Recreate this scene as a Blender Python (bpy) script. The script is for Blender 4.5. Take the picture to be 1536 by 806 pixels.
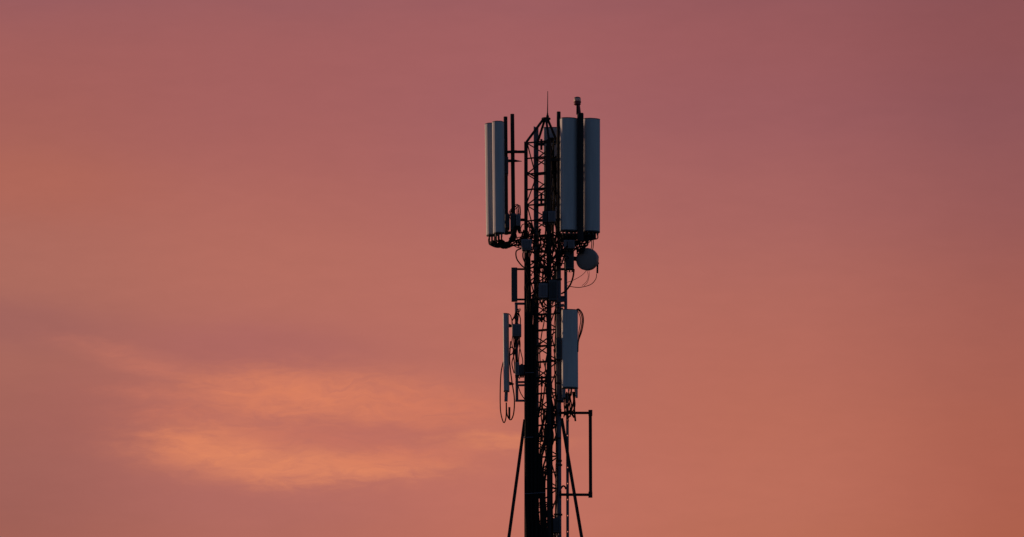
import bpy, bmesh, math, random
from mathutils import Vector, Matrix

# ------------------------------------------------------------------ camera, sky, sun, exposure
sc = bpy.context.scene
for o in list(bpy.data.objects):
    bpy.data.objects.remove(o)
COL = sc.collection
R = math.radians
PITCH = 12.0                      # the camera looks up at the mast top from the ground, 100 m off
DIST = 100.0
CAM = Vector((-0.568, -DIST, 1.7))
MPP = 1 / 81.0                    # metres per photo pixel at the mast
SLANT = DIST / math.cos(R(PITCH))
HALF = 768 * MPP
cam_d = bpy.data.cameras.new('camera')
cam = bpy.data.objects.new('camera', cam_d)
COL.objects.link(cam)
cam.location = CAM
cam.rotation_euler = (R(90 + PITCH), 0, 0)
cam_d.sensor_width = 36
cam_d.lens = 18 * SLANT / HALF
cam_d.clip_start = 0.5
cam_d.clip_end = 20000
sc.camera = cam

sc.view_settings.view_transform = 'Standard'
sc.view_settings.look = 'None'
sc.view_settings.gamma = 1
sc.view_settings.use_curve_mapping = False
sc.view_settings.exposure = 0

SUN_AZ = -58.0                    # degrees from the view direction, negative = left
SUN_EL = 4.0


def lin(c):
    return tuple((v / 255 / 12.92) if v / 255 <= 0.04045 else ((v / 255 + 0.055) / 1.055) ** 2.4 for v in c)


world = bpy.data.worlds.new('World')
sc.world = world
world.use_nodes = True
NT = world.node_tree
NT.nodes.clear()


class N:
    """small node helper"""
    def __init__(s, nt): s.nt = nt
    def sock(s, node, i, v):
        if v is None: return
        if hasattr(v, 'is_output'): s.nt.links.new(v, node.inputs[i])
        else: node.inputs[i].default_value = v
    def math(s, op, a, b=None, c=None, clamp=False):
        n = s.nt.nodes.new('ShaderNodeMath'); n.operation = op; n.use_clamp = clamp
        s.sock(n, 0, a); s.sock(n, 1, b); s.sock(n, 2, c)
        return n.outputs[0]
    def mapr(s, v, a, b, c=0.0, d=1.0, smooth=False):
        n = s.nt.nodes.new('ShaderNodeMapRange'); n.interpolation_type = 'SMOOTHSTEP' if smooth else 'LINEAR'
        s.sock(n, 0, v); s.sock(n, 1, a); s.sock(n, 2, b); s.sock(n, 3, c); s.sock(n, 4, d)
        return n.outputs[0]
    def mix(s, f, a, b, mode='MIX'):
        n = s.nt.nodes.new('ShaderNodeMix'); n.data_type = 'RGBA'; n.blend_type = mode
        s.sock(n, 0, f); s.sock(n, 6, a); s.sock(n, 7, b)
        return n.outputs[2]
    def noise(s, vec, scale, detail=2.0, rough=0.5, dist=0.0):
        n = s.nt.nodes.new('ShaderNodeTexNoise')
        s.nt.links.new(vec, n.inputs['Vector'])
        n.inputs['Scale'].default_value = scale; n.inputs['Detail'].default_value = detail
        n.inputs['Roughness'].default_value = rough; n.inputs['Distortion'].default_value = dist
        return n.outputs['Fac']
    def comb(s, x, y, z=0.0):
        n = s.nt.nodes.new('ShaderNodeCombineXYZ')
        s.sock(n, 0, x); s.sock(n, 1, y); s.sock(n, 2, z)
        return n.outputs[0]
    def ramp(s, f, stops, interp='EASE'):
        n = s.nt.nodes.new('ShaderNodeValToRGB'); cr = n.color_ramp; cr.interpolation = interp
        while len(cr.elements) > 1: cr.elements.remove(cr.elements[-1])
        for i, (p, c) in enumerate(stops):
            e = cr.elements[0] if i == 0 else cr.elements.new(p)
            e.position = p; e.color = (*c, 1)
        s.sock(n, 0, f)
        return n.outputs[0]


w = N(NT)
tc = NT.nodes.new('ShaderNodeTexCoord')
sep = NT.nodes.new('ShaderNodeSeparateXYZ')
NT.links.new(tc.outputs['Generated'], sep.inputs[0])
az = w.math('MULTIPLY', w.math('ARCTAN2', sep.outputs[0], sep.outputs[1]), 180 / math.pi)   # degrees
el = w.math('MULTIPLY', w.math('ARCSINE', sep.outputs[2]), 180 / math.pi)
DPP = math.degrees(MPP / SLANT)
# large soft unevenness of the evening veil: the two angles are pushed about by slow noise
v0 = w.comb(az, w.math('MULTIPLY', el, 1.8))
n1 = w.math('SUBTRACT', w.noise(v0, 0.35, 3, 0.5), 0.5)
n2 = w.math('SUBTRACT', w.noise(w.comb(az, w.math('MULTIPLY', el, 2.2), 7.0), 0.5, 3, 0.5), 0.5)
azw = w.math('ADD', az, w.math('MULTIPLY', n1, 0.6))
elw = w.math('ADD', el, w.math('MULTIPLY', n2, 0.45))
# dusk colours: five bearings (deg), each bottom to top
ELS = [9.22, 10.64, 12.02, 13.40, 14.78]
AZS = [-5.41, -2.70, 0.0, 2.70, 5.41]
TABLE = [   # sRGB, rows bottom -> top
    [(161, 97, 86), (166, 102, 91), (173, 107, 94), (168, 99, 90), (154, 93, 95)],
    [(177, 106, 94), (176, 106, 97), (181, 109, 96), (168, 99, 95), (156, 94, 96)],
    [(190, 111, 94), (186, 110, 96), (181, 108, 98), (166, 99, 99), (157, 94, 97)],
    [(187, 110, 89), (184, 108, 91), (174, 104, 95), (159, 95, 96), (149, 89, 93)],
    [(174, 97, 77), (170, 97, 82), (159, 93, 86), (145, 87, 89), (138, 82, 86)],
]
E0, E1 = 0.0, 30.0
LOW = (0.42, 0.13, 0.055)
HIGH = (0.16, 0.085, 0.13)
f_el = w.mapr(elw, E0, E1)
cols = []
for a in range(5):
    st = [(0.0, LOW)] + [((e - E0) / (E1 - E0), lin(TABLE[a][i])) for i, e in enumerate(ELS)] + [(1.0, HIGH)]
    cols.append(w.ramp(f_el, st, 'CARDINAL'))
dusk = cols[0]
for a in range(4):
    dusk = w.mix(w.mapr(azw, AZS[a], AZS[a + 1], smooth=True), dusk, cols[a + 1])


def px_az(px): return (px - 768) * DPP / math.cos(R(12))
def px_el(py): return 12.0 + (403 - py) * DPP


# soft cloud wisps catching the last light: ellipses in bearing / height, frayed by noise
vc = w.comb(az, w.math('MULTIPLY', el, 2.6))
fray = w.math('SUBTRACT', w.noise(vc, 0.9, 5, 0.55, 0.4), 0.5)
fray2 = w.math('SUBTRACT', w.noise(w.comb(az, w.math('MULTIPLY', el, 2.6), 11.0), 1.0, 4, 0.55, 0.3), 0.5)
fine = w.math('SUBTRACT', w.noise(w.comb(az, w.math('MULTIPLY', el, 3.4), 5.0), 3.6, 4, 0.6, 0.6), 0.5)
azc = w.math('ADD', w.math('ADD', az, w.math('MULTIPLY', fray, 0.5)), w.math('MULTIPLY', fine, 0.42))
elc = w.math('ADD', w.math('ADD', el, w.math('ADD', w.math('MULTIPLY', fray2, 0.17), -0.01)), w.math('MULTIPLY', fine, -0.15))
WISPS = [   # px, py, rx, ry, tilt(deg, clockwise on screen), strength, colour
    (440, 640, 270, 85, 2, 0.36, (206, 119, 95)),
    (400, 590, 120, 36, 4, 0.50, (221, 130, 96)),
    (520, 602, 200, 42, 3, 0.58, (223, 131, 97)),
    (665, 614, 110, 30, 4, 0.45, (210, 120, 94)),
    (305, 668, 105, 30, -2, 0.60, (222, 132, 97)),
    (385, 690, 150, 36, 4, 0.66, (228, 138, 99)),
    (520, 706, 160, 20, -2, 0.66, (228, 138, 100)),
    (600, 690, 110, 18, -4, 0.50, (214, 124, 96)),
    (750, 664, 95, 12, 1, 0.66, (220, 132, 97)),
    (165, 530, 100, 15, 10, 0.52, (198, 118, 98)),
    (225, 556, 65, 13, 6, 0.48, (199, 118, 98)),
    (225, 598, 70, 13, 6, 0.45, (203, 119, 97)),
    (260, 628, 60, 11, 0, 0.40, (206, 119, 95)),
    (475, 662, 130, 17, 3, 0.42, (193, 110, 96)),
    (570, 646, 110, 13, 4, 0.50, (182, 106, 96)),
    (40, 285, 200, 52, 0, 0.50, (178, 103, 87)),
    (30, 492, 170, 38, 3, 0.42, (150, 93, 93)),
    (380, 520, 190, 34, 0, 0.40, (166, 98, 97)),
    (120, 620, 110, 60, 0, 0.25, (160, 94, 90)),
]
fibre = w.noise(w.comb(w.math('MULTIPLY', az, 0.8), w.math('ADD', w.math('MULTIPLY', el, 3.2), w.math('MULTIPLY', fray, 1.2)), 9.0), 3.0, 6, 0.62, 0.8)
fibre = w.mapr(fibre, 0.32, 0.66, 0.55, 1.22)
sky_col = dusk
for (px, py, rx, ry, tilt, s, c) in WISPS:
    dx = w.math('SUBTRACT', azc, px_az(px))
    dy = w.math('SUBTRACT', elc, px_el(py))
    t = R(-tilt)
    u = w.math('ADD', w.math('MULTIPLY', dx, math.cos(t)), w.math('MULTIPLY', dy, math.sin(t)))
    v = w.math('SUBTRACT', w.math('MULTIPLY', dy, math.cos(t)), w.math('MULTIPLY', dx, math.sin(t)))
    u = w.math('DIVIDE', u, rx * DPP); v = w.math('DIVIDE', v, ry * DPP)
    r2 = w.math('POWER', w.math('ADD', w.math('MULTIPLY', u, u), w.math('MULTIPLY', v, v)), 1.35)
    g = w.math('MULTIPLY', w.math('EXPONENT', w.math('MULTIPLY', r2, -1.0)), abs(s))
    if c[0] > 189: g = w.math('MULTIPLY', g, fibre, None, True)
    sky_col = w.mix(g, sky_col, (*lin(c), 1))
# faint fine mottling of the veil
mott = w.noise(w.comb(az, w.math('MULTIPLY', el, 3.0), 3.0), 2.2, 4, 0.6)
sky_col = w.mix(1.0, sky_col, w.ramp(mott, [(0.25, (0.98, 0.98, 0.98)), (0.75, (1.02, 1.018, 1.015))], 'LINEAR'), 'MULTIPLY')
# the rest of the sky, behind the camera and overhead: blue dusk of the Sky Texture
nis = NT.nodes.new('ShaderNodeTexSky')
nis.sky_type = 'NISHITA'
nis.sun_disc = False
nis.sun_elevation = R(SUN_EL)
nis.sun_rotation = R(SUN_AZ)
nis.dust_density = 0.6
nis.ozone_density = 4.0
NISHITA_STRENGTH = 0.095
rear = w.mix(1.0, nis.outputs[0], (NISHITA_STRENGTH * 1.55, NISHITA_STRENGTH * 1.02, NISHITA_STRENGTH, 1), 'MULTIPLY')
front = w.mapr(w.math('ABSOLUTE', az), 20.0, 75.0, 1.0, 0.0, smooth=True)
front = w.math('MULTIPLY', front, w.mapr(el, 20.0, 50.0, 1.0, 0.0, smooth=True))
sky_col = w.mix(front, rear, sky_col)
bg = NT.nodes.new('ShaderNodeBackground')
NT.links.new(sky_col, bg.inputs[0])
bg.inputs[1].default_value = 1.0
wo = NT.nodes.new('ShaderNodeOutputWorld')
NT.links.new(bg.outputs[0], wo.inputs[0])

sun_d = bpy.data.lights.new('sun', 'SUN')
sun_d.energy = 2.1
sun_d.angle = R(6)
sun_d.color = (1.0, 0.60, 0.38)
sun = bpy.data.objects.new('sun', sun_d)
COL.objects.link(sun)
sd = Vector((math.sin(R(SUN_AZ)) * math.cos(R(SUN_EL)), math.cos(R(SUN_AZ)) * math.cos(R(SUN_EL)), math.sin(R(SUN_EL))))
sun.rotation_euler = sd.to_track_quat('Z', 'Y').to_euler()

# ------------------------------------------------------------------ helpers
RX = Vector((1, 0, 0))
FW = Vector((0, math.cos(R(PITCH)), math.sin(R(PITCH))))
UP = Vector((0, -math.sin(R(PITCH)), math.cos(R(PITCH))))


def P(px, py, d=0.0):
    """photo position -> point of the vertical plane d metres behind the mast axis"""
    k = MPP / SLANT
    v = FW + RX * ((px - 768) * k) + UP * ((403 - py) * k)
    return CAM + v * ((d - CAM.y) / v.y)


def ZofY(z, d=0.0):   # photo row of a height
    lo, hi = -2000.0, 6000.0
    for _ in range(60):
        m = (lo + hi) / 2
        if P(800, m, d).z > z: lo = m
        else: hi = m
    return lo


def mat(name, base, rough=0.6,  metal=0.0, var=0.25, scale=6.0, streak=1.0, bump=0.0, spec=0.5):
    m = bpy.data.materials.new(name); m.use_nodes = True
    nt = m.node_tree; nd = N(nt); b = nt.nodes['Principled BSDF']
    t = nt.nodes.new('ShaderNodeTexCoord'); mp = nt.nodes.new('ShaderNodeMapping')
    mp.inputs['Scale'].default_value = (1, 1, 1 / streak)
    nt.links.new(t.outputs['Object'], mp.inputs[0])
    f = nd.noise(mp.outputs[0], scale, 5, 0.6)
    lo = tuple(c * (1 - var) for c in base); hi = tuple(min(1, c * (1 + var)) for c in base)
    nt.links.new(nd.ramp(f, [(0.3, lo), (0.7, hi)], 'LINEAR'), b.inputs['Base Color'])
    nt.links.new(nd.mapr(f, 0.3, 0.7, max(0.05, rough - 0.1), min(1, rough + 0.1)), b.inputs['Roughness'])
    b.inputs['Metallic'].default_value = metal
    b.inputs['Specular IOR Level'].default_value = spec
    if bump:
        bn = nt.nodes.new('ShaderNodeBump'); bn.inputs['Strength'].default_value = bump
        bn.inputs['Distance'].default_value = 0.01
        nt.links.new(nd.noise(mp.outputs[0], scale * 6, 3), bn.inputs['Height'])
        nt.links.new(bn.outputs[0], b.inputs['Normal'])
    return m


M = {
    'radome': mat('radome_paint', (0.50, 0.51, 0.52), 0.55, var=0.13, scale=7, streak=9),
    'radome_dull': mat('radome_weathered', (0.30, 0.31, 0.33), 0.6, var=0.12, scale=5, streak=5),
    'cap': mat('end_cap_plastic', (0.06, 0.062, 0.066), 0.5, var=0.2),
    'galv': mat('galvanised_steel', (0.15, 0.145, 0.18), 0.75, 0.0, spec=0.2, var=0.3, scale=9, streak=3),
    'pale': mat('lit_zinc', (0.22, 0.22, 0.24), 0.75, 0.0, spec=0.2, var=0.25, scale=9, streak=3),  # light on the rear left leg is put into this paler base colour
    'dark': mat('dark_painted_steel', (0.03, 0.029, 0.031), 0.8, 0.0, spec=0.15, var=0.3, scale=9, streak=3),
    'cable': mat('cable_jacket', (0.012, 0.012, 0.0125), 0.8, var=0.3, scale=20, spec=0.1),
    'radio': mat('radio_housing', (0.20, 0.18, 0.21), 0.5, var=0.12, scale=8),
    'radio_dark': mat('radio_housing_dark', (0.05, 0.052, 0.06), 0.55, var=0.2, scale=8),
    'lens': mat('lamp_lens', (0.78, 0.60, 0.52), 0.45, var=0.15, scale=30),
    'red': mat('lamp_red_paint', (0.22, 0.02, 0.02), 0.5, var=0.25, scale=20),
    'concrete': mat('concrete', (0.30, 0.29, 0.27), 0.9, var=0.2, scale=3, bump=0.3),
    'ground': mat('ground_grass', (0.05, 0.06, 0.03), 0.95, var=0.4, scale=0.4, bump=0.4),
    'dish': mat('dish_paint', (0.26, 0.22, 0.215), 0.5, var=0.08, scale=5),
}


_l = M['lens'].node_tree.nodes['Principled BSDF']
_l.inputs['Transmission Weight'].default_value = 0.25
_l.inputs['IOR'].default_value = 1.25


def link(name, bm, m, parent=None, smooth=False):
    me = bpy.data.meshes.new(name)
    bmesh.ops.recalc_face_normals(bm, faces=bm.faces)
    bm.to_mesh(me); bm.free()
    me.materials.append(M[m] if isinstance(m, str) else m)
    if smooth:
        for p in me.polygons: p.use_smooth = True
        me.set_sharp_from_angle(angle=R(40))
    o = bpy.data.objects.new(name, me)
    COL.objects.link(o)
    if parent:
        o.parent = parent
        o.matrix_parent_inverse = parent.matrix_world.inverted()
    return o


def thing(name, loc, label, cat, group=None):
    o = bpy.data.objects.new(name, None)
    o.empty_display_size = 0.2
    COL.objects.link(o)
    o.location = loc
    o.matrix_world = Matrix.Translation(loc)
    return tag(o, label, cat, group)


def tag(o, label, cat, group=None):
    o['label'] = label; o['category'] = cat
    if group: o['group'] = group
    return o


def frame_of(d, hint=None):
    d = d.normalized()
    h = hint or (Vector((0, 0, 1)) if abs(d.z) < 0.9 else Vector((1, 0, 0)))
    a = h.cross(d)
    if a.length < 1e-4: a = Vector((0, 1, 0)).cross(d)
    a.normalize()
    return a, d.cross(a).normalized()


def bar(bm, p, q, wd, dp=None, bev=0.0):
    """square bar between two points; for an upright one wd runs along X and dp along Y"""
    dp = dp or wd
    d = q - p
    if abs(d.normalized().z) > 0.7:
        b = Vector((0, 1, 0)); a = b.cross(d).normalized(); b = d.cross(a).normalized()
    else:
        a, b = frame_of(d)
    vs = []
    for e in (p, q):
        for sa, sb in ((-1, -1), (1, -1), (1, 1), (-1, 1)):
            vs.append(bm.verts.new(e + a * sa * wd / 2 + b * sb * dp / 2))
    fs = [bm.faces.new(vs[0:4]), bm.faces.new(vs[4:8])]
    for i in range(4):
        fs.append(bm.faces.new((vs[i], vs[(i + 1) % 4], vs[4 + (i + 1) % 4], vs[4 + i])))
    if bev:
        es = list({e for f in fs for e in f.edges})
        bmesh.ops.bevel(bm, geom=es, offset=bev, segments=2, affect='EDGES', profile=0.5)
    return bm


def angle_bar(bm, p, q, wd, th, ax, ay):
    """L profile with its heel at p-q and flanges along ax and ay"""
    ax = ax.normalized(); ay = ay.normalized()
    prof = [(0, 0), (wd, 0), (wd, th), (th, th), (th, wd), (0, wd)]
    a = [bm.verts.new(p + ax * x + ay * y) for x, y in prof]
    b = [bm.verts.new(q + ax * x + ay * y) for x, y in prof]
    bm.faces.new(a); bm.faces.new(b)
    for i in range(6):
        bm.faces.new((a[i], a[(i + 1) % 6], b[(i + 1) % 6], b[i]))
    return bm


def smooth_path(pts, n=6):
    if len(pts) < 3: return list(pts)
    out = []
    for i in range(len(pts) - 1):
        p0 = pts[max(0, i - 1)]; p1 = pts[i]; p2 = pts[i + 1]; p3 = pts[min(len(pts) - 1, i + 2)]
        for k in range(n):
            t = k / n
            out.append(0.5 * ((2 * p1) + (p2 - p0) * t + (2 * p0 - 5 * p1 + 4 * p2 - p3) * t * t
                              + (3 * p1 - p0 - 3 * p2 + p3) * t ** 3))
    out.append(pts[-1])
    return out


def tube(bm, pts, r, n=8, sm=6):
    pts = smooth_path(pts, sm) if sm else pts
    rings = []
    a = None
    for i, p in enumerate(pts):
        d = (pts[min(i + 1, len(pts) - 1)] - pts[max(i - 1, 0)])
        if d.length < 1e-6: d = Vector((0, 0, 1))
        d.normalize()
        if a is None: a, b = frame_of(d)
        else:
            a = (a - d * a.dot(d))
            if a.length < 1e-4: a, _ = frame_of(d)
            a.normalize(); b = d.cross(a)
        rr = r[i] if isinstance(r, (list, tuple)) else r
        rings.append([bm.verts.new(p + (a * math.cos(2 * math.pi * k / n) + b * math.sin(2 * math.pi * k / n)) * rr) for k in range(n)])
    for i in range(len(rings) - 1):
        for k in range(n):
            bm.faces.new((rings[i][k], rings[i][(k + 1) % n], rings[i + 1][(k + 1) % n], rings[i + 1][k]))
    bm.faces.new(rings[0][::-1]); bm.faces.new(rings[-1])
    return bm


def cyl(bm, p, q, r, n=16): return tube(bm, [p, q], r, n, 0)


def lathe(bm, base, axis, prof, n=24):
    a, b = frame_of(axis); ax = axis.normalized()
    rings = []
    for (h, r) in prof:
        rings.append([bm.verts.new(base + ax * h + (a * math.cos(2 * math.pi * k / n) + b * math.sin(2 * math.pi * k / n)) * max(r, 1e-4)) for k in range(n)])
    for i in range(len(rings) - 1):
        for k in range(n):
            bm.faces.new((rings[i][k], rings[i][(k + 1) % n], rings[i + 1][(k + 1) % n], rings[i + 1][k]))
    bm.faces.new(rings[0][::-1]); bm.faces.new(rings[-1])
    return bm


def NB(): return bmesh.new()


# ------------------------------------------------------------------ setting
g = NB()
bmesh.ops.create_circle(g, cap_ends=True, segments=96, radius=9000)
go = link('ground', g, 'ground'); go['kind'] = 'structure'

# ------------------------------------------------------------------ the mast
mast = thing('lattice_mast', Vector((0, 0, 0)), 'tall square lattice steel mast carrying antennas, pointed top and splayed props', 'mast')
LEG = {'a': (790.0, -0.1235), 'b': (823.5, -0.30), 'c': (804.3, 0.30), 'd': (837.8, 0.12)}
SH = Vector((1, 0, 0))


def leg_xy(k):
    px, d = LEG[k]
    return P(px, 403, d).x, d


LXY = {k: leg_xy(k) for k in LEG}
TOPZ = {'a': P(790, 213, LEG['a'][1]).z, 'b': P(823, 213, LEG['a'][1]).z, 'c': P(804, 190, 0.3).z, 'd': P(837, 213, 0).z}
LEGW = 0.070
e1 = (Vector((LXY['b'][0], LXY['b'][1], 0)) - Vector((LXY['a'][0], LXY['a'][1], 0))).normalized()
e2 = (Vector((LXY['c'][0], LXY['c'][1], 0)) - Vector((LXY['a'][0], LXY['a'][1], 0))).normalized()
flg = {'a': (e1, e2), 'b': (-e1, e2), 'c': (e1, -e2), 'd': (-e1, -e2)}
PLINTH = 0.35
for k in LEG:
    x, y = LXY[k]
    b = NB()
    off = -(flg[k][0] + flg[k][1]) * LEGW / 2
    base = Vector((x, y, 0)) + off
    angle_bar(b, base + Vector((0, 0, PLINTH)), base + Vector((0, 0, TOPZ[k])), LEGW, 0.008, *flg[k])
    link('leg', b, 'pale' if k == 'c' else 'galv' if k == 'd' else 'dark', mast)

STEP = 23.55 * MPP / math.cos(R(PITCH))
FACES = [('a', 'b'), ('c', 'd'), ('a', 'c'), ('b', 'd')]
ztop = P(800, 217, 0).z


def lp(k, z): return Vector((LXY[k][0], LXY[k][1], z))


zbot_seen = P(800, 806, 0).z - 0.1
rest_h, rest_d = NB(), NB()
STAG = {('a', 'b'): 0.0, ('c', 'd'): 0.085, ('a', 'c'): 0.04, ('b', 'd'): 0.04}   # bracing staggered from face to face
i = 0
z = ztop
while z > PLINTH + 0.1:
    seen = z > zbot_seen
    for fi, (p, q) in enumerate(FACES):
        zz = z + STAG[(p, q)]
        side = fi > 1
        if not side or i % 4 == 2:
            b = NB() if seen else rest_h
            bar(b, lp(p, zz), lp(q, zz), 0.034 if (i + fi) % 3 == 0 else 0.026, 0.024)
            if seen: link('crossbar', b, 'dark', mast)
        zl = zz - STEP
        if zl > PLINTH and not (side and i % 2):
            b = NB() if seen else rest_d
            up = (i + fi) % 2 == 0
            if side: up, zl = i % 4 == 0, zz - 2 * STEP
            cyl(b, lp(p, zz if up else zl), lp(q, zl if up else zz), 0.0125, 6)
            if seen: link('diagonal_brace', b, 'dark', mast)
    z -= STEP
    i += 1
o = link('crossbar', rest_h, 'dark', mast); o['kind'] = 'stuff'
o = link('diagonal_brace', rest_d, 'dark', mast); o['kind'] = 'stuff'
# pointed top
apex = P(819, 178.5, -0.02)
for k, top in (('a', apex + Vector((-0.04, -.02, 0))), ('b', apex + Vector((0.0, -0.04, 0))), ('d', apex + Vector((0.03, 0.02, 0))), ('c', apex + Vector((-0.02, 0.04, 0)))):
    b = NB()
    bar(b, lp(k, min(TOPZ[k], TOPZ['a'])), top, 0.042, 0.042)
    link('top_strut', b, 'dark', mast)
b = NB(); cyl(b, apex + Vector((0, 0, -0.012)), apex + Vector((0, 0, 0.014)), 0.085, 12)
link('cap_plate', b, 'dark', mast)
# splayed props
for (x0, y0, x1, y1, d0, d1) in ((787.2, 630, 763.3, 806, -0.16, -0.33), (842.5, 628, 872.5, 806, 0.0, -0.25)):
    p = P(x0, y0, d0); q = P(x1, y1, d1)
    dd = q - p
    q2 = p + dd * ((p.z - 0.3) / -dd.z)
    b = NB(); bar(b, p, q2, 0.058, 0.058)
    link('prop', b, 'dark', mast)
    b = NB(); bar(b, Vector((q2.x, q2.y, -0.2)), Vector((q2.x, q2.y, 0.34)), 0.6, 0.6, 0.03)
    link('footing', b, 'concrete', mast)
b = NB(); bar(b, Vector((0, 0, -0.3)), Vector((0, 0, PLINTH)), 1.3, 1.3, 0.04)
link('footing', b, 'concrete', mast)
# splice clamps on the mast, seen as short dark knots
for (px, py, h) in ((812, 217, 16), (812, 300, 16), (812.5, 478, 11), (812.6, 572, 16), (813, 655, 15)):
    b = NB()
    d = -0.22
    bar(b, P(px, py - h / 2, d), P(px, py + h / 2, d), 0.042, 0.05, 0.008)
    bar(b, P(px - 5, py, d - 0.03), P(px + 5, py, d - 0.03), 0.03, 0.04)
    link('splice_clamp', b, 'dark', mast)
# grey straps round the lower part
for (x0, x1, y, y2) in ((788, 801, 559.6, 559), (784.5, 800, 656.5, 656), (787, 818, 741, 739)):
    b = NB(); bar(b, P(x0, y, -0.42), P(x1, y2, -0.42), 0.022, 0.012)
    link('strap', b, 'galv', mast)

# lightning rod
lr = thing('lightning_rod', apex + Vector((0, 0, 0.014)), 'thin lightning rod rising from the pointed mast top', 'lightning rod')
b = NB(); rb = P(821.3, 176, -0.02); rt = P(821.6, 137, -0.02)
lathe(b, rb, Vector((0, 0, 1)), [(0, 0.028), (0.03, 0.028), (0.035, 0.018), (0.07, 0.016), (0.08, 0.010)], 10)
link('rod_base', b, 'dark', lr)
b = NB(); tube(b, [rb + Vector((0, 0, .07)), rb.lerp(rt, .5), rt], [0.011, 0.008, 0.0055], 8, 0)
link('rod', b, 'dark', lr)


# ------------------------------------------------------------------ antennas
def antenna(cx0, top, cx1, bot, d, width, depth, yaw, label, group, m='radome', ports=6, jumpers=(), lean=0.0, brackets=True, rad=None):
    """panel antenna: convex radome, end caps, ports; yaw turns its face (0 = towards the camera, + = to the right)"""
    pt = P(cx0, top, d); pb = P(cx1, bot, d)
    t = thing('panel_antenna', pb, label, 'antenna', group)
    fx = Vector((math.cos(R(yaw)), math.sin(R(yaw)), 0)); fy = Vector((math.sin(R(yaw)), -math.cos(R(yaw)), 0))
    prof = []
    hw = width / 2
    rr = rad or depth * 0.42
    # front corners rounded, front slightly bowed, back nearly flat
    def corner(cx, cy, r, a0, a1, n=7):
        return [(cx + r * math.cos(R(a0 + (a1 - a0) * k / n)), cy + r * math.sin(R(a0 + (a1 - a0) * k / n))) for k in range(n + 1)]
    f = depth / 2
    prof += corner(hw - rr, f - rr, rr, 0, 80)
    for k in range(1, 8):
        x = (hw - rr) * (1 - 2 * k / 8)
        prof.append((x, f + 0.018 * (1 - (x / hw) ** 2)))
    prof += corner(-hw + rr, f - rr, rr, 100, 180)
    r2 = depth * 0.16
    prof += corner(-hw + r2, -f + r2, r2, 180, 270, 4)
    prof += corner(hw - r2, -f + r2, r2, 270, 360, 4)

    def loop(bm, c, s): return [bm.verts.new(c + fx * x * s + fy * y * s) for x, y in prof]
    ax = (pt - pb).normalized()
    b = NB()
    L = (pt - pb).length
    r0, r1 = loop(b, pb + ax * 0.02, 1), loop(b, pt - ax * 0.014, 1)
    n = len(prof)
    for k in range(n): b.faces.new((r0[k], r0[(k + 1) % n], r1[(k + 1) % n], r1[k]))
    b.faces.new(r0); b.faces.new(r1)
    link('radome', b, m, t, True)
    for c0, c1, sgn in ((pb, pb + ax * 0.019, -1), (pt - ax * 0.013, pt, 1)):
        b = NB()
        l0, l1 = loop(b, c0, 1.015 if sgn > 0 else 1.01), loop(b, c1, 1.005 if sgn > 0 else 1.01)
        for k in range(n): b.faces.new((l0[k], l0[(k + 1) % n], l1[(k + 1) % n], l1[k]))
        b.faces.new(l0); b.faces.new(l1)
        link('end_cap', b, 'cap', t, True)
    pts = []
    for k in range(ports):
        u = (k + 0.5) / ports - 0.5
        p = pb + fx * u * width * 0.82 + fy * (0.035 if k % 2 else -0.035)
        b = NB(); cyl(b, p, p - ax * 0.055, 0.017, 10)
        link('port', b, 'cap', t, True)
        pts.append(p - ax * 0.05)
    if brackets:
        for fr in (0.12, 0.86):
            c = pb.lerp(pt, fr) - fy * f
            b = NB(); bar(b, c, c - fy * 0.12, 0.07, 0.05)
            bar(b, c - fy * 0.125 - fx * 0.06, c - fy * 0.125 + fx * 0.06, 0.06, 0.02)
            link('bracket', b, 'dark', t)
    return t, pts


random.seed(5)


def rnd(a, b): return random.uniform(a, b)


def jumper(parent, p, mids, r=0.011, name='jumper_cable'):
    b = NB()
    tube(b, [p, p + Vector((0, 0, -0.06))] + mids, r, 7, 6)
    return link(name, b, 'cable', parent, True)


G_TOP = 'tall panel antennas at the mast top'
# left pair
la1, pa1 = antenna(735.8, 186, 738.0, 354, 0.02, 0.21, 0.16, -24, 'tall pale panel antenna at the mast top, outermost and partly hidden by its left neighbour', G_TOP)
la1['label'] = 'outermost left tall panel antenna, slimmer in view, sunset-lit edge'
la2, pa2 = antenna(746.6, 183, 748.2, 351, -0.40, 0.205, 0.15, -22, 'left tall panel antenna with cream-lit edge beside two bare poles', G_TOP)
# right pair
ra1, pb1 = antenna(853.6, 178, 853.6, 347.5, -0.38, 0.315, 0.17, 14, 'tall blue-grey panel antenna right of the mast, directly left of lamp pole', G_TOP)
ra2, pb2 = antenna(887.4, 179, 887.2, 348.8, -0.20, 0.315, 0.17, 16, 'rightmost tall blue-grey panel antenna, on the outer side of the lamp pole', G_TOP)
# rear one, seen through the mast
re1, pc1 = antenna(827.5, 192, 827.5, 335, 0.55, 0.30, 0.15, 180, 'dark panel antenna behind the mast top, seen through the lattice', G_TOP, m='radome_dull', ports=4)
# lower antennas
G_LOW = 'shorter panel antennas halfway down'
ll1, pl1 = antenna(758.4, 470.5, 759.4, 588, -0.10, 0.092, 0.11, -26, 'short slim panel antenna low on the left with thin lit edge', G_LOW, ports=2)
lr1, pr1 = antenna(854.6, 465, 855.0, 583, -0.30, 0.30, 0.13, 10, 'short wide grey panel antenna right of the mast below the dish', G_LOW, ports=4)
# rear end caps look darker: sunlit side details come from the light only

# ------------------------------------------------------------------ mounting poles and frames
def pole_thing(name, label, cat, group, segs, m='dark'):
    base = segs[0][2]
    t = thing(name, base, label, cat, group)
    for (nm, wd, p, q) in segs:
        b = NB()
        if nm == 'pole': cyl(b, p, q, wd / 2, 14)
        else: bar(b, p, q, wd, wd)
        link(nm, b, m, t, nm == 'pole')
    return t


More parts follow.
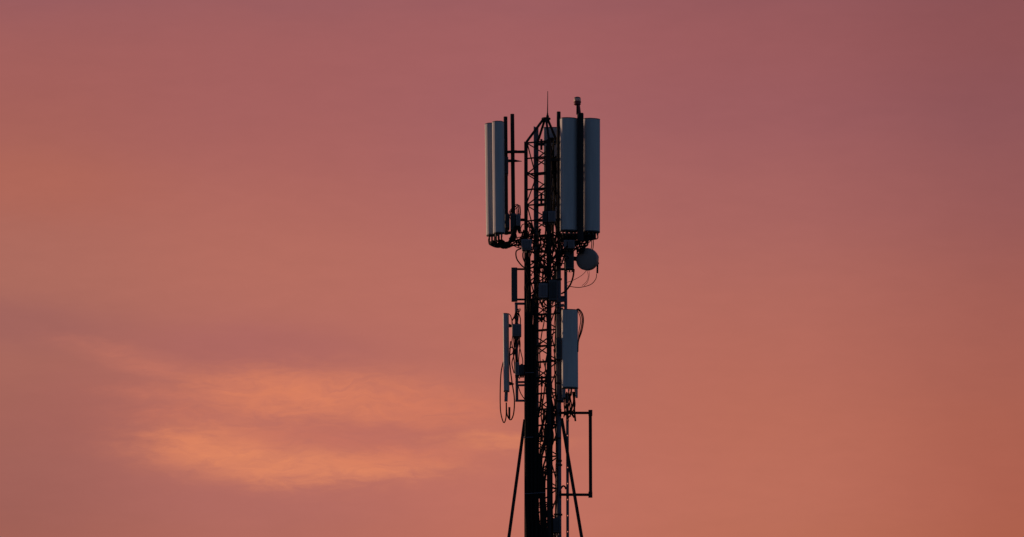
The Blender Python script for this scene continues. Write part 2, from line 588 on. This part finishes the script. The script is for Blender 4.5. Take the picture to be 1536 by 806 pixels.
G_P = 'bare mounting poles at the mast top'
pole_thing('mounting_pole', 'dark pole directly right of the left panel antennas, lower top of two', 'pole', G_P,
           [('pole', 0.075, P(759.5, 352, -0.12), P(758.2, 175.5, -0.12)),
            ('arm', 0.045, P(757, 228.5, -0.16), P(775, 227.5, -0.16)),
            ('arm', 0.05, P(757, 350, -0.14), P(769, 349, -0.14))])
pole_thing('mounting_pole', 'tall dark pole between the left antennas and the mast, joined by arms', 'pole', G_P,
           [('pole', 0.075, P(770.3, 352, -0.10), P(768.4, 171.5, -0.10)),
            ('arm', 0.045, P(769, 228, -0.13), P(789, 228, -0.13)),
            ('arm', 0.045, P(769, 330, -0.12), P(789, 330, -0.12))])
pole_thing('mounting_pole', 'dark pole between the mast and the right panel antennas', 'pole', G_P,
           [('pole', 0.075, P(838, 352, -0.22), P(838, 168, -0.22)),
            ('arm', 0.045, P(824, 240, -0.27), P(838, 240, -0.27)),
            ('arm', 0.045, P(824, 330, -0.27), P(838, 330, -0.27))])
pole_thing('mounting_pole', 'thick dark pole between the two right antennas, bearing the lamp', 'pole', G_P,
           [('pole', 0.122, P(870.4, 362, -0.46), P(870.6, 171, -0.46)),
            ('arm', 0.05, P(838, 250, -0.10), P(870, 250, -0.10)),
            ('arm', 0.10, P(838, 354.5, -0.12), P(894, 354.5, -0.12))])
# small spike on the left pole
b = NB()
tube(b, [P(760, 241.5, -0.2), P(772, 241.5, -0.2), P(783, 242.2, -0.2)], [0.03, 0.026, 0.004], 8, 0)
tag(link('pole_clamp', b, 'dark'), 'pointed dark clamp joining the two left poles below their arm', 'clamp')

# obstruction lamp
lampb = P(868.5, 172, -0.40)
lm = thing('obstruction_lamp', lampb, 'aviation warning lamp with pale lens on top of the right pole', 'lamp')
b = NB(); tube(b, [P(869.5, 176, -0.40), P(868.5, 170, -0.40), P(867.3, 160, -0.40), P(866.8, 155, -0.40)], 0.038, 10, 3)
link('neck', b, 'red', lm, True)
b = NB(); cyl(b, P(865.4, 172, -0.45), P(865.4, 157, -0.45), 0.012, 8); link('conduit', b, 'cable', lm, True)
b = NB(); bar(b, P(867, 172, -0.40), P(875, 172, -0.40), 0.05, 0.06, 0.01); link('bracket', b, 'dark', lm)
lb = P(866, 158.6, -0.40)
b = NB(); lathe(b, lb, Vector((0, 0, 1)), [(0, 0.03), (0.02, 0.065), (0.05, 0.062), (0.055, 0.070), (0.078, 0.070)], 20)
link('base', b, 'red', lm, True)
b = NB(); lathe(b, lb + Vector((0, 0, .079)), Vector((0, 0, 1)), [(0, 0.062), (0.012, 0.065), (0.05, 0.065), (0.058, 0.062)], 20)
link('lens', b, 'lens', lm, True)
b = NB(); lathe(b, lb + Vector((0, 0, .138)), Vector((0, 0, 1)), [(0, 0.06), (0.012, 0.06), (0.024, 0.035), (0.03, 0.008)], 20)
link('lid', b, 'dark', lm, True)

# black box frame left of the mast
t = thing('slim_antenna', P(771.5, 452, -0.15), 'narrow black box antenna held off the left side by two arms', 'antenna')
b = NB(); bar(b, P(771.6, 452.5, -0.15), P(771.4, 402, -0.15), 0.112, 0.09, 0.008); link('housing', b, 'radio_dark', t)
for y in (404, 449.5):
    b = NB(); bar(b, P(776, y, -0.15), P(790, y, -0.14), 0.032, 0.032); link('arm', b, 'dark', t)

# lower-left grey pole with arms
pole_thing('mounting_pole', 'grey pole with short arms left of the mast behind low antenna', 'pole', 'lower poles held off the mast',
           [('pole', 0.055, P(775.4, 602, -0.12), P(774.3, 454, -0.12)),
            ('arm', 0.038, P(772, 455.8, -0.12), P(790, 455.8, -0.12)),
            ('arm', 0.034, P(775, 573.5, -0.14), P(789, 573.2, -0.14)),
            ('arm', 0.034, P(775, 578.2, -0.14), P(789, 578, -0.14)),
            ('arm', 0.036, P(773, 601.3, -0.14), P(789, 601.3, -0.14))], 'galv')
# hollow rectangular frame lower right
pole_thing('standoff_frame', 'empty square tube standoff frame low on the right of mast', 'frame', None,
           [('post', 0.060, P(885.9, 745, -0.05), P(885.4, 616.8, -0.05)),
            ('arm', 0.042, P(838, 619.6, -0.05), P(883, 619.6, -0.05)),
            ('arm', 0.044, P(838, 742.2, -0.05), P(883, 742.4, -0.05))])
fr = [o for o in bpy.data.objects if o.name.startswith('standoff_frame')][0]
for y in (619.6, 742.3):
    b = NB(); bar(b, P(841, y - 5.5, -0.06), P(841, y + 5.5, -0.06), 0.03, 0.10, 0.004)
    bar(b, P(838.5, y, -0.11), P(843.5, y, -0.11), 0.05, 0.02); link('clamp_plate', b, 'dark', fr)
    b = NB(); bar(b, P(885.6, y - 4.2, -0.05), P(885.6, y + 4.2, -0.05), 0.074, 0.074, 0.004); link('corner_sleeve', b, 'dark', fr)
# mid right pole (holds dish and low right antenna)
pole_thing('mounting_pole', 'grey pole right of the mast between dish and low antenna', 'pole', 'lower poles held off the mast',
           [('pole', 0.06, P(848.6, 470, -0.05), P(848.4, 372, -0.05)),
            ('arm', 0.04, P(836, 404, -0.03), P(849, 404, -0.03)),
            ('arm', 0.04, P(836, 446, -0.03), P(849, 446, -0.03))], 'galv')
pole_thing('mounting_pole', 'pole behind the short wide right antenna with blue-grey bracket', 'pole', 'lower poles held off the mast',
           [('pole', 0.055, P(843.2, 604, -0.1), P(842.6, 462, -0.1)),
            ('arm', 0.06, P(832, 452, -0.12), P(848, 450, -0.12)),
            ('arm', 0.05, P(834, 460, -0.12), P(846, 458, -0.12)),
            ('arm', 0.045, P(836, 600, -0.08), P(850, 597, -0.08))], 'galv')
b = NB(); pp = P(837.6, 388, -0.06); cyl(b, Vector((pp.x, pp.y, 0.1)), pp, 0.044, 16)
tag(link('service_pipe', b, 'galv', None, True), 'thick grey pipe standing up along the right mast leg', 'pipe')
# perforated strip that runs down on the right
b = NB()
zs = P(851, 590, 0.02); ze = P(851.5, 830, 0.02)
xs = zs.x
Lz = zs.z - ze.z
wv = 0.052
hole = 23.7 * MPP
rows = [zs.z]
zz = zs.z - 0.2
edges = []
while zz > 1.0:
    edges.append(zz); zz -= hole * 1.02
ysd = 0.0
# rails each side with cross webs leaves real holes
cuts = [zs.z] + [v for e in edges for v in (e + 0.012, e - 0.012)] + [0.3]
for k in range(0, len(cuts) - 1, 2):
    bar(b, Vector((xs, ysd, cuts[k + 1])), Vector((xs, ysd, cuts[k])), wv, 0.03)
for e in edges:
    for s in (-1, 1):
        bar(b, Vector((xs + s * 0.018, ysd, e - 0.012)), Vector((xs + s * 0.018, ysd, e + 0.012)), 0.016, 0.03)
tag(link('perforated_rail', b, 'galv'), 'slender vertical rail with small holes right of the mast foot', 'rail')

# ------------------------------------------------------------------ dish
dc = P(880.2, 389, -0.30)
ax = Vector((-0.42, -0.88, -0.05)).normalized()
t = thing('microwave_dish', dc, 'round grey microwave dish on a bracket below the right antennas', 'dish')
Rr = 0.206
b = NB(); lathe(b, dc - ax * 0.16, ax, [(0, Rr * .6), (0.02, Rr * .80), (0.06, Rr * .96), (0.10, Rr), (0.17, Rr)], 40)
link('drum', b, 'dish', t, True)
b = NB(); lathe(b, dc + ax * 0.0102, ax, [(0, Rr * 1.012), (0.012, Rr * 1.012), (0.016, Rr * .985), (0.022, Rr * .9), (0.03, Rr * .5), (0.033, 0.01)], 40)
link('radome', b, 'dish', t, True)
b = NB(); bc = dc - ax * 0.17
cyl(b, bc, bc - ax * 0.16, 0.06, 14); link('feed_hub', b, 'radio_dark', t, True)
b = NB(); bar(b, P(860, 388, -0.05), bc - ax * 0.06, 0.07, 0.07); link('mount_arm', b, 'dark', t)
b = NB(); bar(b, P(896.6, 384, -0.12), P(896, 410, -0.12), 0.035, 0.04); link('bracket', b, 'dark', t)
b = NB(); bar(b, P(898, 386, -0.12), P(890, 388, -0.10), 0.03, 0.03); bar(b, P(898.3, 395, -0.12), P(890, 396, -0.1), 0.03, 0.03); link('bolt', b, 'dark', t)
for pts, r in (([(879.5, 406), (873, 413), (861, 420), (850, 424)], 0.005),
               ([(880.5, 406), (882.5, 414), (880, 422), (873, 429)], 0.004),
               ([(883.5, 406), (883.8, 414), (881, 424), (876, 429)], 0.004),
               ([(895, 411), (893.5, 419), (886, 427), (872, 431), (862, 431), (849, 428.5)], 0.007),
               ([(850, 407), (855, 408.5), (860, 407)], 0.004)):
    b = NB(); tube(b, [P(x, y, -0.12 - 0.0 * k) for k, (x, y) in enumerate(pts)], r, 6, 6)
    link('signal_cable', b, 'cable', t, True)


# ------------------------------------------------------------------ radio units
def radio(x0, y0, x1, y1, d, label, m='radio', yaw=0, taper=0.0, depth=0.14, group='remote radio boxes'):
    c = P((x0 + x1) / 2, y1, d)
    t = thing('radio_unit', c, label, 'radio unit', group)
    wd = (x1 - x0) * MPP
    top = P((x0 + x1) / 2, y0, d)
    h = top.z - c.z
    Rm = Matrix.Rotation(R(yaw), 3, 'Z')
    b = NB()
    bar(b, Vector((0, 0, 0)), Vector((0, 0, h)), wd, depth, min(0.014, wd * .12))
    if taper:
        for v in b.verts:
            if v.co.z < h * 0.3:
                v.co.x *= 1 - taper; v.co.y *= 1 - taper
    for v in b.verts: v.co = Rm @ v.co + c
    link('housing', b, m, t)
    b = NB()
    nf = max(3, int(wd / 0.03))
    for k in range(nf):
        x = (k + .5) / nf * wd * .84 - wd * .42
        bar(b, Vector((x, -depth / 2 - 0.010, h * .14)), Vector((x, -depth / 2 - 0.010, h * .9)), wd / nf * .35, 0.018)
    for v in b.verts: v.co = Rm @ v.co + c
    link('cooling_fin', b, m, t)
    for k in (-1, 0, 1):
        p = c + Rm @ Vector((k * wd * .3, 0, 0))
        b = NB(); cyl(b, p, p - Vector((0, 0, 0.04)), 0.013, 8); link('port', b, 'cap', t, True)
    b = NB(); q = c + Rm @ Vector((0, 0, h))
    bar(b, q + Rm @ Vector((-wd * .2, 0, 0.012)), q + Rm @ Vector((wd * .2, 0, 0.012)), 0.02, 0.024)
    link('handle', b, 'dark', t)
    return t


radio(774, 322.5, 781, 340, -0.30, 'small blue-grey radio box right of the two left poles', 'radio')
radio(755.5, 236, 762.5, 261, -0.24, 'small dark radio box high on the lower-topped left pole', 'radio_dark', depth=0.1)
radio(757.5, 322, 764.5, 343, -0.22, 'dark radio box on the lower-topped left pole behind antenna', 'radio_dark')
radio(765.5, 321, 774, 346, -0.24, 'dark radio box clamped on the taller left pole', 'radio_dark')
radio(781.5, 360, 798, 376.5, -0.42, 'blue-grey radio box with tapered foot on left mast leg', 'radio', taper=0.15)
radio(813.5, 318, 821, 335, -0.40, 'narrow dark radio box on the mast front below the upper lattice', 'radio_dark')
radio(822, 318, 833.5, 334, -0.44, 'grey radio box on the mast beside the right antennas', 'radio')
radio(845.5, 361, 862.5, 374, -0.34, 'blue-grey radio box under the right antennas above dish', 'radio')
radio(847.5, 376, 861, 405, -0.25, 'tall black radio box between the mast and the dish', 'radio_dark')
radio(808, 426, 822, 448, -0.38, 'grey radio box in the middle of the mast, level with dish cables', 'radio')
radio(823, 421, 836, 452, -0.40, 'dark radio box beside grey box in the middle of mast', 'radio_dark')
radio(768, 487, 782, 505.5, -0.26, 'blue-grey radio box on the low left pole, upper one', 'radio')
radio(772.5, 544.5, 779, 564, -0.26, 'slim blue-grey radio box on low left pole, below the upper', 'radio')
radio(779, 548, 786.5, 563.5, -0.24, 'small dark radio box beside the slim box on low left pole', 'radio_dark')
radio(834, 508, 841.5, 540, -0.26, 'dark radio box beside the short wide right antenna', 'radio_dark')
radio(829, 778, 841, 800, -0.24, 'dark box on the right mast leg at the picture foot', 'radio_dark')

# ------------------------------------------------------------------ cables
random.seed(11)
# jumpers below the left pair
for idx, p in enumerate(pa1 + pa2):
    a = la1 if idx < len(pa1) else la2
    s = P(768, 353, -0.3)
    low = rnd(365, 372)
    x0 = 768 + (p.x - P(768, 353, p.y).x) / MPP
    mx = (x0 + 775) / 2 + rnd(-5, 2)
    jumper(a, p, [P(x0 + rnd(1.5, 4), low - rnd(3, 7), -0.3), P(mx, low, -0.33), P(768 + rnd(-3, 5), 357 + rnd(-4, 5), -0.34), P(774 + rnd(-3, 4), 342 + rnd(-3, 4), -0.32)], rnd(0.012, 0.019))
for k in range(10):
    p = (pa1 + pa2)[k + 1]
    x0 = 768 + (p.x - P(768, 353, p.y).x) / MPP
    jumper(la2 if k > 4 else la1, p, [P(x0 + rnd(-1, 3), 360 + rnd(-2, 6), -0.28), P(x0 + rnd(8, 14), 370 + rnd(-5, 3), -0.3), P(780 + rnd(-6, 6), 362 + rnd(-8, 6), -0.33), P(788 + rnd(-3, 4), 350 + rnd(-8, 8), -0.3)], rnd(0.006, 0.011))
# jumpers below the right pair
for idx, p in enumerate(pb1 + pb2):
    a = ra1 if idx < len(pb1) else ra2
    x0 = 768 + (p.x - P(768, 353, p.y).x) / MPP
    tx = rnd(846, 868)
    jumper(a, p, [P(x0 + (tx - x0) * .12, 358 + rnd(-1, 2), -0.35), P(x0 + (tx - x0) * .55, 363.5 + rnd(-2, 3), -0.38), P(tx, 366 + rnd(-3, 5), -0.36)], rnd(0.011, 0.016))
for idx, p in enumerate(pr1):
    x0 = 768 + (p.x - P(768, 590, p.y).x) / MPP
    jumper(lr1, p, [P(x0 + rnd(-1, 1), 596 + rnd(-2, 3), -0.3), P(x0 + rnd(-3, 2), 612, -0.28), P(845 + rnd(0, 10), 624 + rnd(-4, 8), -0.2)], 0.012)
for x0, wd in ((845.6, 5), (865, 3.4)):
    b = NB(); bar(b, P(x0, 597, -0.34), P(x0, 584, -0.34), wd * MPP, 0.05, 0.006)
    link('connector_block', b, 'radio', lr1)
b = NB(); bar(b, P(759, 602.5, -0.12), P(759.4, 589, -0.12), 5 * MPP, 0.05, 0.006); link('connector_block', b, 'radio', ll1)


def cable(pts, r, label, group, d=-0.3, name='cable', n=7):
    b = NB()
    tube(b, [P(q[0], q[1], q[2] if len(q) > 2 else d) for q in pts], r, n, 6)
    return tag(link(name, b, 'cable', None, True), label, 'cable', group)


# loops around the lower left antenna
G_L = 'loose cable loops'
cable([(755, 543), (751.5, 560), (750.3, 590), (751, 618), (755.5, 634), (759, 626), (759.3, 604)], 0.011, 'long thin cable bowed outside the short slim left antenna', G_L, -0.1)
cable([(766, 512), (764.5, 540), (767.5, 570), (771.5, 597), (770.5, 620), (766, 630), (760.5, 622), (759.5, 604)], 0.012, 'cable looping down between slim left antenna and its pole', G_L, -0.16)
cable([(762, 470.5), (766, 474), (769, 487)], 0.008, 'short cable from the slim left antenna top to radio box', G_L, -0.16)
cable([(778, 470), (780.5, 478), (780.5, 487)], 0.010, 'short cable into the upper low-left radio box', G_L, -0.16)
cable([(764, 524), (767, 521), (770, 524), (769, 530), (765, 533)], 0.012, 'tight cable coil beside the low left pole', G_L, -0.2)
cable([(777, 578), (781, 590), (787, 599)], 0.009, 'slack cable under the low left arms', G_L, -0.2)
cable([(764, 611), (764, 628)], 0.020, 'short thick cable end hanging below slim left antenna', G_L, -0.14)
cable([(790, 404, -.2), (782, 398, -.25), (775, 388, -.25), (774.5, 377, -.25), (782, 373, -.3)], 0.013, 'cable arching from left radio box down to the mast leg', G_L)
cable([(790, 420), (787, 430), (788, 445), (790, 452)], 0.011, 'cable bulging past the left mast leg beside black box antenna', G_L)
# loops right of the low right antenna
for k, (dx, rr) in enumerate(((0, .012), (-1.8, .009), (-4, .008))):
    cable([(864, 465.5), (868 + dx / 2, 464 + k), (873.5 + dx, 471 + k), (875 + dx, 482), (872.5 + dx, 497), (867.6, 512), (866.8, 528)], rr,
          'thin cable looping beyond the right edge of short wide antenna', 'cables looping past the short wide right antenna', -0.32)
# heavy cable from tall black box down right of mast
cable([(861, 404), (859.5, 416), (855, 428), (848, 437), (842, 441)], 0.016, 'thick cable curving from tall black box down to the mast', G_L, -0.26)
# tangle on top lattice foot
random.seed(23)
for k in range(34):
    x0 = rnd(784, 834); y0 = rnd(336, 400)
    x1 = rnd(786, 836); y1 = y0 + rnd(22, 60)
    cable([(x0, y0), (x0 + rnd(-6, 6), y0 + rnd(6, 14)), ((x0 + x1) / 2 + rnd(-8, 8), (y0 + y1) / 2), (x1 + rnd(-4, 4), y1 - 8), (x1, y1)], rnd(0.008, 0.014),
          'black cable in the tangle on the mast just below the tall antennas', 'tangled cables below the tall antennas', rnd(-0.44, -0.3))
for k in range(5):
    x0 = 775 + k * 1.5
    cable([(x0, 323), (x0 + rnd(-1, 1), 313 + rnd(-4, 2)), (x0 - 3, 309 + rnd(-3, 3)), (764 + rnd(-3, 6), 318), (762 + rnd(0, 6), 330)], 0.007,
          'thin jumper arching over the small box beside left poles', 'jumpers over the small left box', -0.30)
for k in range(5):
    x0 = rnd(774, 784)
    cable([(x0, 340), (x0 + rnd(0, 6), 350), (x0 + rnd(6, 14), 341 + rnd(-4, 5)), (794 + rnd(-4, 4), 331 + rnd(-2, 6)), (798 + rnd(-1, 2), 345), (796 + rnd(-6, 3), 361)], rnd(.008, .012),
          'black cable looping between left poles and mast leg', 'cable loops between left poles and mast', -0.36)
for k in range(9):
    x0 = 786 + k * 0.8
    x0 = rnd(756, 778); x1 = rnd(783, 796)
    cable([(x0, 352 + rnd(-5, 8)), (x0 + 5, 366 + rnd(-4, 4)), ((x0 + x1) / 2 + 3, 368 + rnd(-6, 5)), (x1 - 3, 356 + rnd(-6, 6)), (x1, 344 + rnd(-5, 5))], rnd(.006, .011),
          'thin black cable sagging from the left antennas to the mast', 'cables sagging from the left antennas', rnd(-.4, -.25))
# cables under the right pair
for k in range(30):
    x0 = rnd(842, 893); x1 = rnd(838, 876)
    cable([(x0, 356 + rnd(-3, 3)), (x0 + rnd(-3, 3), 363 + rnd(0, 5)), ((x0 + x1) / 2, 368 + rnd(-3, 5)), (x1, 374 + rnd(0, 8))], rnd(.008, .014),
          'black cable hanging in the bunch under the tall right antennas', 'cable bunch under the tall right antennas', rnd(-.4, -.2))
for x in (887, 889.5):
    cable([(x, 358), (x + .6, 366), (x - .3, 374), (x - 1, 378)], .008, 'black cable dropping from the right antennas behind dish', 'cables dropping behind the dish', -0.05)
# slack runs inside the mast
random.seed(31)
for k in range(20):
    x = rnd(808, 834); y0 = rnd(345, 620); y1 = y0 + rnd(90, 260)
    n = 7
    pts = []
    xx = x
    for j in range(n):
        f = j / (n - 1)
        pts.append((min(836, max(804, xx)), y0 + (y1 - y0) * f)); xx += rnd(-5, 5)
    cable(pts, rnd(0.007, 0.014), 'thin slack cable wandering down through the mast lattice', 'slack cables inside the mast lattice', rnd(-0.2, 0.2))
for k in range(5):
    x = 833 + k * 1.6
    pts = [(x + rnd(-1.5, 1.5), 395 + j * 46 + rnd(-5, 5)) for j in range(10)]
    cable(pts, 0.011, 'black cable strapped along the right mast leg', 'cables along the right mast leg', 0.03)
# right leg thick runs
# main feeder bundle: black cables packed down the front of the left leg
random.seed(47)


def feeder(x, ytop, xt=None, dd=-0.36, r=0.022, xb=None):
    pts = []
    if xt is not None: pts += [(xt, ytop - 48), (xt + (x - xt) * .25, ytop - 30), (xt + (x - xt) * .75, ytop - 12)]
    pts.append((x, ytop))
    y = ytop + 40
    while y < 780:
        pts.append((x + rnd(-.35, .35), y)); y += 60
    p3 = [P(q[0], q[1], dd) for q in pts]
    last = P((xb or x), 830, dd)
    p3.append(last); p3.append(Vector((last.x, last.y, last.z - 4))); p3.append(Vector((last.x, last.y, 0.2)))
    b = NB(); tube(b, p3, r, 8, 5)
    tag(link('feeder_cable', b, 'cable', None, True), 'thick black feeder cable in the packed bundle down the left mast leg', 'cable', 'feeder cables down the mast')


for k in range(6):
    feeder(789.2 + k * 2.7, 484 + k * 6 - (12 if k % 2 else 0), 792 + k * 2.5, -0.37 - 0.02 * (k % 2), 0.021, 790.6 + k * 2.7)
for k in range(5):
    feeder(788.8 + k * 3.2, 520 + k * 5, 790 + k * 3, -0.33, 0.022, 790.2 + k * 3.2)
for k in range(3):
    feeder(804.5 + k * 2.8, 640 + k * 22, 812 + k * 5, -0.36, 0.019, 806.5 + k * 2.8)
for k in range(3):
    feeder(812.5 + k * 2.4, 690 + k * 14, 822 + k * 3, -0.35, 0.017, 815 + k * 2.2)
for k in range(3):
    feeder(823.5 + k * 2.2, 640 + k * 10, 826 + k * 2, -0.30, 0.014, 825.5 + k * 2.0)
random.seed(61)
for k in range(9):
    x = rnd(819, 835)
    cable([(x, rnd(200, 240)), (x + rnd(-2, 2), 255), (x + rnd(-2, 2), 285), (x + rnd(-3, 3), 315), (x + rnd(-4, 4), 345), (x + rnd(-6, 6), 372)], rnd(.010, .018),
          'black cable climbing the upper mast in front of the rear antenna', 'cables climbing the upper mast', rnd(-0.25, 0.1))
for k in range(7):
    x = rnd(768, 780)
    cable([(x, rnd(500, 507)), (x + rnd(-2, 2), 517), (x + rnd(-3, 4), 530), (x + rnd(-3, 5), 545), (x + rnd(-2, 6), 556 + rnd(-4, 14))], rnd(.007, .011),
          'thin black cable hanging under the upper low-left radio box', 'cables on the low left pole', rnd(-0.3, -0.12))
for k in range(6):
    x = rnd(767, 781)
    cable([(x, 488), (x + rnd(-2, 2), 481), (775 + rnd(-5, 5), 473 + rnd(-4, 3)), (777 + rnd(-4, 4), 465 + rnd(-3, 4))], rnd(.006, .010),
          'thin black cable above the upper low-left radio box', 'cables on the low left pole', rnd(-0.3, -0.15))
for k in range(10):
    x0 = rnd(800, 812); x1 = rnd(822, 838); y0 = rnd(380, 470)
    cable([(x0, y0), (x0 + rnd(2, 6), y0 + rnd(8, 20)), ((x0 + x1) / 2, y0 + rnd(14, 30)), (x1, y0 + rnd(-6, 22)), (x1 + rnd(-2, 3), y0 + rnd(-25, 40))], rnd(.009, .015),
          'black cable swagged across the middle of the mast by the grey box', 'cables swagged across the middle mast', rnd(-0.4, -0.1))
for k in range(16):
    x0 = rnd(840, 862); y0 = rnd(350, 372)
    cable([(x0, y0), (x0 + rnd(-6, 4), y0 + rnd(4, 12)), (x0 + rnd(-12, 2), y0 + rnd(14, 26)), (rnd(830, 842), y0 + rnd(20, 46))], rnd(.009, .016),
          'black cable crowded between right antennas and mast above black box', 'cables crowded at the right of the mast', rnd(-0.42, -0.1))
for k in range(8):
    x0 = rnd(826, 838); y0 = rnd(590, 650)
    cable([(x0, y0), (x0 - rnd(2, 8), y0 + rnd(10, 20)), (x0 - rnd(6, 14), y0 + rnd(30, 50)), (x0 - rnd(8, 18), y0 + rnd(60, 90))], rnd(.010, .015),
          'black cable slanting across the lower mast into feeder bundle', 'cables slanting across the lower mast', rnd(-0.4, -0.1))
for k in range(6):
    x0 = rnd(846, 864)
    cable([(x0, 588), (x0 + rnd(-2, 2), 602), (x0 + rnd(-4, 2), 617), (x0 + rnd(-2, 4), 630 + rnd(-5, 4))], rnd(.010, .018),
          'dark cable tail hanging below the short wide right antenna', 'cable tails below the short wide right antenna', rnd(-0.32, -0.22))
# small fittings on the right leg: hose clips
random.seed(71)
for k, y in enumerate((420, 470, 525, 575, 602, 658, 692, 698, 772)):
    b = NB(); xx = 837.6
    bar(b, P(xx - rnd(4, 7), y, -0.08), P(xx + rnd(4, 6), y + rnd(-1, 1), -0.08), 0.10, 0.024, 0.004)
    tag(link('pipe_clip', b, 'dark'), 'dark clip holding the grey service pipe to the right mast leg', 'clip', 'clips on the service pipe')
# left leg thick cables higher up
for k in range(4):
    cable([(787 + k * 2.4, 372), (789 + k * 2, 395), (790.5 + k * 1.7, 430), (790 + k * 2.2, 470), (790.5 + k * 2.6, 500)], 0.013,
          'black cable running up the left mast leg to the tall antennas', 'cables along the left mast leg', -0.3)
# small hook on right
cable([(841.5, 733), (844, 729.5), (847, 730), (849, 734)], 0.016, 'short curved cable stub above the lower frame arm', G_L, -0.05)
